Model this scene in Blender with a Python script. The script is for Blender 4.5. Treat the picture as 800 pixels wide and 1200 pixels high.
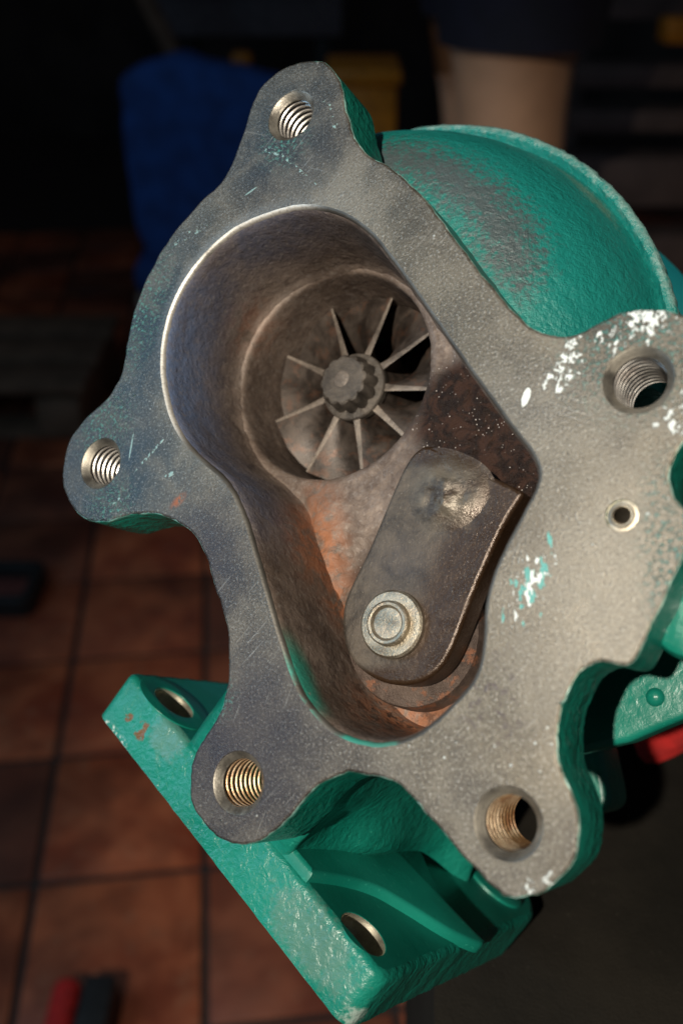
import bpy, bmesh, math, random
import numpy as np
from mathutils import Vector, Matrix, noise
from mathutils.geometry import tessellate_polygon
random.seed(7); rng = np.random.default_rng(7)
R_ = math.radians
for o in list(bpy.data.objects): bpy.data.objects.remove(o)
sc = bpy.context.scene
COL = sc.collection

# ------------------------------------------------------------------ camera
CAM_H = 0.99
FPX = 1150.0
cam_d = bpy.data.cameras.new('camera'); cam = bpy.data.objects.new('camera', cam_d); COL.objects.link(cam)
cam.location = (0, 0, CAM_H); cam.rotation_euler = (R_(90 - 33), 0, 0)
cam_d.sensor_fit = 'VERTICAL'; cam_d.sensor_height = 36.0; cam_d.lens = FPX / 1200 * 36
cam_d.clip_start = 0.005; cam_d.clip_end = 60
cam_d.dof.use_dof = True; cam_d.dof.focus_distance = 0.195
cam_d.dof.aperture_fstop = cam_d.lens / 2.9
sc.camera = cam
CM = Matrix.Translation(cam.location) @ cam.rotation_euler.to_matrix().to_4x4()

# ------------------------------------------------------------------ light of the workshop
w = bpy.data.worlds.new('World'); sc.world = w; w.use_nodes = True
w.node_tree.nodes['Background'].inputs[0].default_value = (0.55, 0.6, 0.7, 1)
w.node_tree.nodes['Background'].inputs[1].default_value = 0.05

def cam_dir(x, y, z): return CM.to_3x3() @ Vector((x, y, z)).normalized()
def lamp(name, kind, pos, target, energy, color, **kw):
    d = bpy.data.lights.new(name, kind); d.energy = energy; d.color = color
    for k, v in kw.items(): setattr(d, k, v)
    o = bpy.data.objects.new(name, d); COL.objects.link(o)
    o.location = pos; o.rotation_euler = (Vector(target) - Vector(pos)).to_track_quat('-Z', 'Y').to_euler()
    return o
TGT = CM @ Vector((0, 0, -0.18))
lamp('work_lamp', 'SPOT', TGT + cam_dir(-0.315, 0.15, 0.94) * 0.85, TGT + cam_dir(1, -.5, 0) * .06, 46, (1, 0.92, 0.78),
     spot_size=R_(62), spot_blend=0.9, shadow_soft_size=0.009)
lamp('cool_fill_light', 'AREA', TGT + cam_dir(-0.93, 0.36, 0.20) * 1.2, TGT, 6.0, (0.40, 0.70, 1.0), shape='RECTANGLE', size=0.6, size_y=0.9)  # added unseen cool fill, placed to give the machined face a sheen

sc.view_settings.view_transform = 'Standard'; sc.view_settings.look = 'None'
sc.view_settings.exposure = 0.0; sc.view_settings.gamma = 1.0
sc.cycles.max_bounces = 6

# ------------------------------------------------------------------ frame of the outlet flange: x, y in its plane, d = depth behind its face (mm)
VP = (1075.0, 880.0); Z0 = 181.0
N = np.array([VP[0] - 400, -(VP[1] - 600), -FPX]); N /= np.linalg.norm(N); nn = -N
EX = np.array([1, 0, 0.]) - N * N[0]; EX /= np.linalg.norm(EX); EY = np.cross(nn, EX); O = np.array([0, 0, -Z0])
def ray(u, v): return np.array([u - 400.0, -(v - 600.0), -FPX])
def T(u, v, d=0.0):
    r = ray(u, v); P = r * (nn @ (O + N * d)) / (nn @ r) - O
    return np.array([P @ EX, P @ EY])
def ray_local(u, v):   # origin, direction in (x, y, d)
    o = -O; r = ray(u, v)
    return np.array([o @ EX, o @ EY, o @ N]), np.array([r @ EX, r @ EY, r @ N])
TURBO_M = CM @ Matrix((
    (EX[0], EY[0], nn[0], O[0] / 1000), (EX[1], EY[1], nn[1], O[1] / 1000), (EX[2], EY[2], nn[2], O[2] / 1000), (0, 0, 0, 1)))
def L(x, y, d): return (x / 1000, y / 1000, -d / 1000)
AX = np.array([-17.2, 39.3])

# ------------------------------------------------------------------ materials
def mat(name):
    m = bpy.data.materials.new(name); m.use_nodes = True
    nt = m.node_tree; b = nt.nodes['Principled BSDF']
    return m, nt, b
class G:
    def __init__(s, name):
        s.m, s.t, s.b = mat(name); s.n = s.t.nodes; s.l = s.t.links
        s.co = s.n.new('ShaderNodeTexCoord').outputs['Object']
    def setin(s, sock, v):
        if hasattr(v, 'is_output') or isinstance(v, bpy.types.NodeSocket): s.l.new(v, sock)
        elif isinstance(v, (tuple, list)): sock.default_value = (*v, 1) if len(v) == 3 and sock.type == 'RGBA' else v
        else: sock.default_value = v
    def noise(s, scale, detail=4, rough=0.55, co=None, dist=0, col=False):
        n = s.n.new('ShaderNodeTexNoise'); n.inputs['Scale'].default_value = scale; n.inputs['Detail'].default_value = detail
        n.inputs['Roughness'].default_value = rough; n.inputs['Distortion'].default_value = dist
        s.l.new(co or s.co, n.inputs['Vector']); return n.outputs['Color' if col else 'Fac']
    def voro(s, scale, co=None, out='Distance', feature='F1', rand=1):
        n = s.n.new('ShaderNodeTexVoronoi'); n.inputs['Scale'].default_value = scale; n.feature = feature
        n.inputs['Randomness'].default_value = rand
        s.l.new(co or s.co, n.inputs['Vector']); return n.outputs[out]
    def ramp(s, f, a, b, lo=0.0, hi=1.0, smooth=True):
        n = s.n.new('ShaderNodeMapRange'); n.interpolation_type = 'SMOOTHSTEP' if smooth else 'LINEAR'
        s.setin(n.inputs['Value'], f); n.inputs['From Min'].default_value = a; n.inputs['From Max'].default_value = b
        n.inputs['To Min'].default_value = lo; n.inputs['To Max'].default_value = hi; return n.outputs[0]
    def math(s, op, a, b=0.0, c=None):
        n = s.n.new('ShaderNodeMath'); n.operation = op; s.setin(n.inputs[0], a); s.setin(n.inputs[1], b)
        if c is not None: s.setin(n.inputs[2], c)
        return n.outputs[0]
    def mul(s, *a):
        r = a[0]
        for x in a[1:]: r = s.math('MULTIPLY', r, x)
        return r
    def mx(s, f, a, b, mode='MIX'):
        n = s.n.new('ShaderNodeMix'); n.data_type = 'RGBA'; n.blend_type = mode
        s.setin(n.inputs[0], f); s.setin(n.inputs[6], a); s.setin(n.inputs[7], b); return n.outputs[2]
    def sep(s, v):
        n = s.n.new('ShaderNodeSeparateXYZ'); s.l.new(v, n.inputs[0]); return n.outputs
    def mapping(s, loc=(0, 0, 0), rot=(0, 0, 0), scale=(1, 1, 1), tex=False):
        n = s.n.new('ShaderNodeMapping'); n.vector_type = 'TEXTURE' if tex else 'POINT'; n.inputs[1].default_value = loc; n.inputs[2].default_value = rot; n.inputs[3].default_value = scale
        s.l.new(s.co, n.inputs[0]); return n.outputs[0]
    def near(s, p, r, squash=(1, 1, 1), rot=0.0):  # 1 at p falling to 0 at distance r (mm)
        n = s.n.new('ShaderNodeMapping'); n.vector_type = 'TEXTURE'
        n.inputs[1].default_value = (p[0] / 1000, p[1] / 1000, -p[2] / 1000); n.inputs[2].default_value = (0, 0, rot)
        n.inputs[3].default_value = tuple(q * r / 1000 for q in squash)
        s.l.new(s.co, n.inputs[0])
        l = s.n.new('ShaderNodeVectorMath'); l.operation = 'LENGTH'; s.l.new(n.outputs[0], l.inputs[0])
        return s.ramp(l.outputs['Value'], 1.0, 0.0)
    def any(s, *a):
        r = a[0]
        for x in a[1:]: r = s.math('MAXIMUM', r, x)
        return r
    def bump(s, h, strength, dist, prev=None):
        n = s.n.new('ShaderNodeBump'); n.inputs['Strength'].default_value = strength; n.inputs['Distance'].default_value = dist
        s.setin(n.inputs['Height'], h)
        if prev is not None: s.l.new(prev, n.inputs['Normal'])
        return n.outputs[0]
    def out(s, color=None, rough=None, metal=None, normal=None, **kw):
        for k, v in (('Base Color', color), ('Roughness', rough), ('Metallic', metal), ('Normal', normal)):
            if v is not None: s.setin(s.b.inputs[k], v)
        for k, v in kw.items(): s.setin(s.b.inputs[k], v)
        return s.m

def plain(name, col, rough=0.5, metal=0.0, var=0.25, scale=60, bump=0.0, bscale=400):
    g = G(name); n = g.noise(scale, 5)
    c = g.mx(g.ramp(n, 0.3, 0.7), tuple(x * (1 - var) for x in col), tuple(min(1, x * (1 + var)) for x in col))
    nm = g.bump(g.noise(bscale, 4), bump, 0.001) if bump else None
    return g.out(c, rough, metal, nm)

GREEN = (0.006, 0.215, 0.140)
def green_nodes(g, worn=None):
    n = g.noise(45, 5)
    c = g.mx(g.ramp(n, 0.3, 0.7), (0.003, 0.135, 0.095), (0.008, 0.190, 0.138))
    c = g.mx(g.ramp(g.noise(900, 3), 0.62, 0.75), c, (0.02, 0.24, 0.17))
    h = g.math('ADD', g.mul(g.noise(420, 4, 0.6, dist=0.4), 1.0), g.mul(g.noise(130, 3), 1.2))
    return c, h

def make_flange_mat():
    g = G('machined_flange_face')
    x, y, z = g.sep(g.co)
    gc, gh = green_nodes(g)
    # bare steel: cloudy grey brown, fine grain, heat tint, oil
    big = g.noise(28, 6, 0.6); mid = g.noise(110, 6, 0.65, dist=0.5); fine = g.noise(1500, 3, 0.7); spk = g.noise(2600, 2); crumb = g.noise(2000, 3, .75)
    lap = g.noise(26, 5, 0.6, g.mapping(loc=(3, 1, 0)))
    st = g.mx(g.ramp(big, 0.35, 0.68), (0.080, 0.069, 0.055), (0.185, 0.157, 0.118))
    st = g.mx(g.mul(g.ramp(lap, 0.5, 0.72), 0.55), st, (0.070, 0.064, 0.060))
    sky_tint = g.any(g.near((-52, 42, 0), 40, (.6, 1.3, 1), -.4), g.near((-55, 14, 0), 30), g.mul(g.near((-16, 86, 0), 24), .8)); tint = g.any(g.near((-24, -42, 0), 42), g.near((-35, -8, 0), 30), g.mul(g.near((-12, 80, 0), 26), .6), g.mul(g.near((-62, 18, 0), 30), .7), g.mul(g.near((-50, 45, 0), 26), .6))
    st = g.mx(g.mul(tint, 0.90), st, (0.045, 0.041, 0.050))
    st = g.mx(g.mul(sky_tint, 0.80), st, (0.032, 0.055, 0.070))  # cool sky reflection painted into the colour of the left side
    st = g.mx(g.mul(g.any(g.near((-2, 62, 0), 20), g.mul(g.near((48, -20, 0), 34, (.8, 1.2, 1)), 1), g.mul(g.near((40, 10, 0), 20), .7)), .6, g.ramp(mid, .3, .62, .5, 1)), st, (.30, .272, .228))
    st = g.mx(g.mul(g.ramp(mid, 0.42, 0.68), 0.40, g.math('SUBTRACT', 1, g.mul(tint, .8))), st, (0.26, 0.235, 0.195))
    st = g.mx(g.mul(g.ramp(fine, 0.5, 0.78), 0.55, g.math('SUBTRACT', 1, g.mul(tint, .6))), st, (0.36, 0.34, 0.30))
    st = g.mx(g.mul(g.ramp(spk, 0.58, 0.75), 0.5), st, (0.03, 0.027, 0.027))
    st = g.mx(g.mul(g.ramp(crumb, .57, .66), .55, g.math('SUBTRACT', 1, g.mul(tint, .75))), st, (0.46, 0.45, 0.42))
    st = g.mx(g.mul(g.ramp(crumb, .43, .36), .5), st, (0.035, 0.032, 0.032))
    dx = g.math('SUBTRACT', x, AX[0] / 1000); dy = g.math('SUBTRACT', y, AX[1] / 1000); rr_ = g.math('SQRT', g.math('ADD', g.mul(dx, dx), g.mul(dy, dy)))
    st = g.mx(g.mul(g.ramp(rr_, .0305, .0283), g.near((-28, 56, 0), 34), .45), st, (.30, .30, .29))
    # soot round the opening corner and rust speck
    soot = g.mul(g.any(g.near((33, -6, 0), 9), g.near((25, 12, 0), 8), g.near((10, 36, 0), 12)), g.ramp(mid, 0.3, 0.6))
    st = g.mx(g.mul(soot, 0.55), st, (0.06, 0.045, 0.035))
    pit = g.mul(g.near((28, -34, 0), 13, (0.8, 1.2, 1)), g.ramp(g.noise(420, 4, dist=1), 0.54, 0.62))
    st = g.mx(g.mul(pit, 0.7), st, (0.07, 0.055, 0.06))
    rust = g.mul(g.near((-38.5, 7, 0), 3.2, (1, .45, 1), 0.6), g.ramp(g.noise(700, 4), 0.42, 0.5))
    st = g.mx(rust, st, (0.36, 0.12, 0.06))
    # teal overspray and white flakes left on the face
    sprayz = g.any(g.near((-60, 27, 0), 12), g.near((-50, 52, 0), 15, (.6, 1.5, 1), -0.35), g.near((-14, 82, 0), 9), g.mul(g.near((55, 22, 0), 18), 1), g.mul(g.near((58, -14, 0), 14, (.5, 1.6, 1)), .9), g.near((-27, -33, 0), 6), g.mul(g.near((-57, 8, 0), 10), .9))
    spray = g.mul(sprayz, g.ramp(g.noise(1200, 4, 0.7), 0.5, 0.62))
    st = g.mx(g.mul(spray, 0.75), st, (0.07, 0.27, 0.25))
    fn = g.noise(900, 4, 0.6, dist=0.3); fn2 = g.noise(1100, 3, 0.5, g.mapping(rot=(0, 0, 0.9), scale=(1.0, 0.45, 1)), dist=0.3)
    ed_ = T(628, 1040); flz = g.any(g.mul(g.near((ed_[0], ed_[1], 0), 6, (1.4, .5, 1), .5), .9), g.near((43, 20, 0), 9, (.7, 1.3, 1), -0.4), g.near((57, 24.5, 0), 10, (.9, .8, 1)), g.near((60.5, 8, 0), 8), g.mul(g.near((51.5, 23, 0), 7), .8))
    fnb = g.noise(620, 4, .65, g.mapping(rot=(0, 0, -.35), scale=(1, 2.4, 1), tex=True), dist=.3); fl = g.ramp(g.math('ADD', g.math('ADD', g.mul(fn, .5), g.mul(fnb, .5)), g.mul(flz, 0.20)), 0.665, 0.715)
    fl = g.mul(fl, g.ramp(flz, 0.02, 0.2))
    scz = g.near((35.5, -16.5, 0), 12, (.40, 1.1, 1), -0.42)
    fl2 = g.mul(g.ramp(g.math('ADD', fn2, g.mul(scz, 0.2)), 0.70, 0.725), g.ramp(scz, 0.02, 0.2))
    teal2 = g.mul(g.ramp(g.math('ADD', g.noise(600, 3, .5, g.mapping(loc=(.3, 0, 0), rot=(0, 0, .9), scale=(1, .5, 1))), g.mul(scz, .2)), .68, .71), g.ramp(scz, .02, .2))
    st = g.mx(g.mul(teal2, .8), st, (0.10, 0.36, 0.33))
    o1 = T(616, 465); one = g.near((o1[0], o1[1], 0), 2.6, (.42, 1.0, 1), -0.35); one = g.ramp(g.math('ADD', g.mul(one, .8), g.mul(fn, .5)), 0.46, 0.5)
    lone = g.mul(g.ramp(g.voro(330), 0.10, 0.06), g.ramp(g.noise(60, 2), 0.57, 0.64))
    for (an_, ga, am_) in ((.75, .67, .26), (-.5, .685, .2), (1.5, .69, .16), (1.15, .685, .2)):
        sx = g.noise(1700, 2, .5, g.mapping(loc=(an_, an_ * 2, 0), rot=(0, 0, an_), scale=(26, 1, 1), tex=True)); st = g.mx(g.mul(g.ramp(sx, ga, ga + .03), g.ramp(g.noise(34, 3, .5, g.mapping(loc=(an_, 5, 0))), .48, .62), am_), st, (0.50, 0.48, 0.44))
    # stamped dotted scribe lines near the upper and the left lug
    def scribe(p, q, wd, gate=0.5, sc=900):
        p = np.array(p, float); q = np.array(q, float); c = (p + q) / 2; l = np.linalg.norm(q - p) / 2; a = math.atan2(*(q - p)[::-1])
        return g.mul(g.ramp(g.near((c[0], c[1], 0), l, (1, wd / l, 1), a), 0.15, 0.4), g.ramp(g.noise(sc, 3), gate, gate + .05))
    sc_ = g.any(scribe(T(150, 562), T(202, 503), .55), scribe(T(128, 595), T(150, 575), .4), scribe(T(150, 545), T(158, 500), .3, .3), scribe(T(310, 165), T(385, 228), .5, .52), scribe(T(300, 170), T(340, 185), .9, .55), scribe(T(283, 232), T(305, 216), .3, .4), scribe(T(190, 560), T(208, 552), .8, .5), scribe(T(375, 100), T(398, 165), 1.6, .6), scribe(T(185, 298), T(262, 250), 1.4, .58))
    st = g.mx(g.mul(sc_, .7), st, (0.30, 0.47, 0.46))
    white = g.any(fl, fl2, one, g.mul(lone, .7))
    st = g.mx(white, st, (0.72, 0.76, 0.74))
    # face or painted side, with paint creeping unevenly over the edge
    gn = g.n.new('ShaderNodeNewGeometry')
    edge = g.math('ADD', z, g.mul(g.math('SUBTRACT', g.noise(300, 4), .5), 0.0009))
    face = g.ramp(edge, -0.00040, -0.00018)
    worn_lit_edge = g.mul(g.ramp(edge, -0.0012, -0.0005), g.ramp(g.noise(260, 4), .38, .6))  # chalky worn paint edge, lightened to paint in the lit bevel line
    gc2 = g.mx(g.mul(worn_lit_edge, .75), gc, (0.24, 0.47, 0.42))
    col = g.mx(face, gc2, st)
    paint = g.any(white, g.mul(spray, .7), g.mul(sc_, .6))
    metal = g.mul(face, g.math('SUBTRACT', 0.72, g.mul(paint, .72)))
    ro = g.ramp(mid, 0.3, 0.7, 0.40, 0.58)
    rough = g.math('ADD', g.mul(face, g.math('SUBTRACT', ro, .32)), .32)
    hf = g.math('ADD', g.mul(crumb, 1.0), g.math('ADD', g.mul(g.noise(5000, 2), .35), g.mul(paint, 1.2)))
    b1 = g.bump(g.mul(hf, face), 0.6, 0.00022)
    b2 = g.bump(g.mul(gh, g.math('SUBTRACT', 1, face)), 0.75, 0.0009, b1)
    return g.out(col, rough, metal, b2)

def make_green(name='green_cast_paint', worn=(), crest=None, base=None, bump=0.6, rust=(), dist=0.0008, chips=()):
    g = G(name); c, h = green_nodes(g)
    if base: c = g.mx(.7, c, base)
    if crest: h = g.math('ADD', h, g.mul(g.noise(1000, 4, .7), .8))
    grain = g.noise(520, 4, 0.7)
    for (p, r, sq, rot, amt, colr) in worn:
        zf = g.near(p, r, sq, rot)
        f = g.ramp(g.math('ADD', g.mul(zf, .5), g.mul(grain, .6)), 0.52, 0.72)
        f = g.mul(f, g.ramp(zf, 0.0, .3), amt)
        c = g.mx(f, c, colr)
    if crest:
        x, y, z = g.sep(g.co)
        dx = g.math('SUBTRACT', x, AX[0] / 1000); dy = g.math('SUBTRACT', y, AX[1] / 1000)
        rad_ = g.math('SQRT', g.math('ADD', g.mul(dx, dx), g.mul(dy, dy))); an = g.math('ARCTAN2', dy, dx)
        for (r0, wdt, a0, a1, amt, colr, sc_) in crest:
            band = g.math('SUBTRACT', 1, g.math('DIVIDE', g.math('ABSOLUTE', g.math('SUBTRACT', rad_, r0 / 1000)), wdt / 1000))
            am = g.mul(g.ramp(an, R_(a0 - 14), R_(a0 + 10)), g.ramp(an, R_(a1 + 14), R_(a1 - 10)))
            band = g.math('SUBTRACT', g.math('ADD', band, am), 1)
            q = g.math('ADD', g.math('ADD', g.mul(band, .55), g.mul(g.noise(sc_, 5, .8), 1.5)), g.mul(g.noise(90, 3), .35))
            c = g.mx(g.mul(g.ramp(q, 1.02, 1.42), g.ramp(band, 0, .12), amt), c, colr)
    for (p, r, sq, rot) in rust:
        zf = g.near(p, r, sq, rot)
        c = g.mx(g.mul(g.ramp(zf, .0, .3), g.ramp(g.noise(480, 4), .47, .53)), c, (0.13, 0.060, 0.012))
    for (p, r, sq, rot) in chips:
        zf = g.near(p, r, sq, rot)
        c = g.mx(g.mul(g.ramp(zf, .0, .3), g.ramp(g.noise(700, 4, .7), .52, .6)), c, (0.42, 0.52, 0.47))
    return g.out(c, g.ramp(g.noise(60, 3), .3, .7, .26, .40), 0.0, g.bump(h, bump, dist))

def make_cavity():
    g = G('burnt_exhaust_casting'); x, y, z = g.sep(g.co)
    n1 = g.noise(70, 6, 0.65, dist=.6); n2 = g.noise(38, 5, .6, g.mapping(loc=(1, 2, 0))); n3 = g.noise(900, 4, .7); n4 = g.noise(240, 5, .65, dist=.8)
    c = g.mx(g.ramp(n1, .3, .7), (0.095, 0.066, 0.050), (0.205, 0.155, 0.125))
    c = g.mx(g.mul(g.ramp(n4, .45, .68), .6), c, (0.06, 0.038, 0.030))
    sootz0 = g.any(g.near((20, 8, 26), 30, (.9, 1.1, 1)), g.near((2, -12, 26), 20), g.near((16, 24, 26), 20))
    # cool skylight painted into the colour high on the bowl wall, brown deeper
    sky_sheen = g.mul(g.ramp(z, -0.026, -0.004), g.any(g.near((-45, 34, 4), 36, (.9, 1.3, 1.2)), g.mul(g.near((-30, 12, 8), 26), .6), g.mul(g.near((-22, 66, 4), 26), .4)))
    sky_sheen = g.mul(sky_sheen, g.ramp(n4, .25, .6, .6, 1)); c = g.mx(g.mul(sky_sheen, .95), c, (0.13, 0.185, 0.32))
    c = g.mx(g.mul(g.ramp(n3, .5, .7), g.ramp(sootz0, 0, .3, .35, 0)), c, (0.30, 0.26, 0.235))
    rz = g.any(g.near((-18.5, 0, 25), 20, (.45, 1.1, 1), .12), g.near((-2, -40, 24), 22, (1.3, .7, 1)), g.near((-16, -14, 26), 12, (.7, 1.2, 1)), g.mul(g.near((-38, 55, 24), 12), .35))
    rs = g.mul(rz, g.ramp(n4, .36, .58))
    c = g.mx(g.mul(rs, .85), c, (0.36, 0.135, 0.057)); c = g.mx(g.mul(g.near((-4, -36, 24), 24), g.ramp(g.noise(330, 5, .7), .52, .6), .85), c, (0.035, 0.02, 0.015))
    sootz = g.any(g.near((20, 8, 26), 30, (.9, 1.1, 1)), g.near((2, -12, 26), 20), g.near((16, 24, 26), 20))
    c = g.mx(g.mul(g.ramp(sootz, .05, .5), .985), c, g.mx(g.ramp(n4, .42, .62), (0.010, 0.0042, 0.0025), (0.036, 0.016, 0.010)))
    dx = g.math('SUBTRACT', x, AX[0] / 1000); dy = g.math('SUBTRACT', y, AX[1] / 1000); rr_ = g.math('SQRT', g.math('ADD', g.mul(dx, dx), g.mul(dy, dy)))
    ring = g.mul(g.ramp(rr_, .0239, .0246), g.ramp(rr_, .0268, .0258), g.ramp(z, -.0272, -.0256), g.ramp(z, -.0225, -.0243), g.near((-34, 54, 25), 24, (.9, 1, 1)))  # highlight on the step ring painted into the colour, upper left only
    c = g.mx(g.mul(ring, g.ramp(n4, .35, .62, .05, .6)), c, (0.34, 0.28, 0.24))
    # paint run down from the lower left rim
    tz = g.any(g.near((-30, -12, 2), 22, (.6, 1.4, .5), .25), g.near((-17, -34, 2), 18, (.8, 1.2, .5), .5), g.mul(g.near((-44, 10, 2), 10, (1, 1, .5)), .7))
    tl = g.mul(g.ramp(tz, .02, .3), g.ramp(g.math('ADD', z, g.mul(g.math('SUBTRACT', n1, .5), .016)), -0.0105, -0.0035))
    c = g.mx(g.mul(tl, .9), c, (0.012, 0.20, 0.145))
    c = g.mx(g.mul(g.ramp(n3, .62, .76), g.math('SUBTRACT', .5, g.mul(g.ramp(sootz, .02, .35), .5))), c, (0.26, 0.22, 0.18))
    oil = g.ramp(sootz, .1, .6)
    glint = g.mul(g.ramp(g.voro(1150), .24, .10), g.ramp(g.noise(420, 3), .48, .62), g.ramp(sootz, .05, .3)); c = g.mx(g.mul(glint, .75), c, (.50, .44, .40))  # glints on the oily floor painted as pale specks
    rough = g.math('SUBTRACT', g.ramp(n4, .3, .7, .5, .68), g.mul(oil, -.1))
    h = g.math('ADD', g.mul(g.noise(620, 4, .65, dist=.6), 1.0), g.mul(g.noise(180, 4), 1.4))
    spark = g.noise(1800, 2)
    b = g.bump(h, .5, .0006); b = g.bump(g.mul(g.noise(1000, 3, .7), oil), .9, .0008, b)
    return g.out(c, rough, g.mul(g.math('SUBTRACT', 1, oil), .2), b, **{'Specular IOR Level': g.ramp(oil, 0, 1, .45, .22)})

def metal_mat(name, a, b, rough, metal=1.0, bump=.25, bd=.0002, rust=0.0, sc_=160):
    g = G(name); n = g.noise(sc_, 6, .65, dist=.5); f = g.noise(2200, 3, .7)
    c = g.mx(g.ramp(n, .33, .68), a, b)
    c = g.mx(g.mul(g.ramp(f, .55, .75), .4), c, tuple(min(1, x * 1.7) for x in b))
    if rust: c = g.mx(g.mul(g.ramp(g.noise(300, 5, .7), .52, .62), rust), c, (0.33, 0.12, 0.05))
    return g.out(c, g.ramp(n, .3, .7, rough - .08, rough + .1), metal, g.bump(g.math('ADD', f, g.mul(n, .8)), bump, bd))

def make_flap():
    g = G('oily_flap_steel'); n = g.noise(120, 6, .7, dist=.7); f = g.noise(1900, 3, .7); b_ = g.noise(48, 4)
    c = g.mx(g.ramp(n, .3, .7), (0.034, 0.026, 0.020), (0.125, 0.100, 0.078))
    pc = T(370, 600)
    c = g.mx(g.mul(g.any(g.near((14, -20, 14), 12), g.near((4, -8, 14), 9)), .6, g.ramp(b_, .3, .6)), c, (0.075, 0.068, 0.075))
    oilz = g.any(g.near((19.5, -12, 14), 32, (.48, 1.4, 1), -.42), g.near((13, -27, 14), 14, (1, .8, 1), .3), g.near((26, 1, 15), 12, (1, .9, 1), -.45), g.near((15, 12, 14), 9, (1.6, .5, 1), -.3), g.near((17, -22, 14), 15, (.55, 1.5, 1), -.45), g.near((21, 0, 14), 13, (1.3, .6, 1), -.45), g.near((2, -30, 14), 10, (1.5, .5, 1), .1))
    c = g.mx(g.mul(g.ramp(oilz, .0, .7), .93, g.ramp(n, .1, .40, .35, 1)), c, (0.040, 0.019, 0.008))
    c = g.mx(g.mul(g.ramp(f, .58, .76), .4), c, (0.26, 0.22, 0.17))
    bz = T(522, 577, 13); c = g.mx(g.mul(g.near((bz[0], bz[1], 13), 10.5), .75, g.ramp(n, .3, .6)), c, (0.20, 0.175, 0.135))
    rough = g.math('SUBTRACT', g.ramp(n, .3, .7, .50, .66), g.mul(oilz, .34))
    return g.out(c, rough, .35, g.bump(g.math('ADD', g.mul(f, .6), g.noise(300, 5)), .45, .0004))

M = {}
M['flange'] = make_flange_mat()
GW = (0.070, 0.078, 0.085)
def axp(r, a, d): return (AX[0] + r * math.cos(R_(a)), AX[1] + r * math.sin(R_(a)), d)
def make_rim():
    g = G('bare_rim_steel'); n = g.noise(90, 5); f = g.noise(1500, 3)
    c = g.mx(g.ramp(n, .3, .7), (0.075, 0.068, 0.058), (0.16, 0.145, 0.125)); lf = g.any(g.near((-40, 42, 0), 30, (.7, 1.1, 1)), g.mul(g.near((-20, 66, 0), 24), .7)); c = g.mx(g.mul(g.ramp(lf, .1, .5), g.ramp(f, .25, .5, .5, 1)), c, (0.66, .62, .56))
    z_ = g.any(g.near((-33, -16, 0), 20, (.7, 1.4, 1), .25), g.near((-17, -36, 0), 18, (.7, 1.2, 1), .6), g.mul(g.near((-41, 8, 0), 12), .8), g.mul(g.near((4, -44, 0), 12, (1, .5, 1)), .7))
    t = g.mul(g.ramp(z_, .02, .2), g.ramp(g.math('ADD', n, g.mul(z_, .3)), .45, .55)); c = g.mx(t, c, (0.02, 0.22, 0.165))
    d_ = g.any(g.near((22, 14, 0), 30, (.5, 1.2, 1), .6), g.near((18, -35, 0), 22)); c = g.mx(g.mul(d_, .75), c, (0.10, 0.085, 0.07))
    return g.out(c, .5, g.math('SUBTRACT', .6, g.mul(t, .6)), g.bump(f, .3, .0002))
M['rim'] = make_rim()
M['green'] = make_green()
M['volute'] = make_green('green_volute_paint', base=(.010, .200, .185), crest=[(48.0, 10.5, 6, 76, .92, GW, 800), (72, 3.2, 5, 85, .6, (0.24, .33, .30), 420), (67, 2.0, 26, 40, .3, (0.36, .27, .13), 1100)], dist=.0010)
M['cavity'] = make_cavity()
M['thread'] = metal_mat('bright_cut_thread', (0.48, 0.44, 0.40), (0.80, 0.76, 0.71), .36, .75, rust=.15)
M['thread_rusty'] = metal_mat('rusty_cut_thread', (0.50, 0.27, 0.12), (0.82, 0.62, 0.42), .36, .7, rust=.6)
M['chamfer'] = metal_mat('cut_chamfer_steel', (0.15, 0.135, 0.115), (0.34, 0.31, 0.26), .42, .8)
M['root'] = metal_mat('shaded_thread_root', (0.05, 0.035, 0.025), (0.13, 0.085, 0.055), .5, .5)  # shade in the thread grooves painted as a darker metal
M['edge'] = metal_mat('blade_edge_highlight', (0.11, 0.09, 0.075), (0.28, 0.23, 0.19), .45, .5, .5, .0004)  # highlight along the blade edges painted as a paler metal
M['bore'] = metal_mat('brushed_bore_steel', (0.46, 0.41, 0.31), (0.72, 0.66, 0.52), .42, .85)
M['wheel'] = metal_mat('burnt_wheel_alloy', (0.028, 0.021, 0.017), (0.085, 0.065, 0.053), .46, .45, .35, rust=.12)
M['nut'] = metal_mat('burnt_nut_steel', (0.052, 0.044, 0.038), (0.135, 0.112, 0.092), .5, .35, .6, .0004)
M['flap'] = make_flap()
M['rivet'] = metal_mat('rubbed_rivet_steel', (0.22, 0.185, 0.135), (0.42, 0.37, 0.29), .38, .85, .4, .0003, rust=.1)
M['seat'] = metal_mat('scaled_valve_seat', (0.06, 0.04, 0.032), (0.14, 0.10, 0.08), .55, .35, .7, .0006, rust=.5)
M['pin'] = metal_mat('spring_pin_steel', (0.36, 0.31, 0.24), (0.58, 0.52, 0.42), .35)
M['dark_bore'] = plain('dark_bore', (0.012, 0.011, 0.01), .8)

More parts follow.
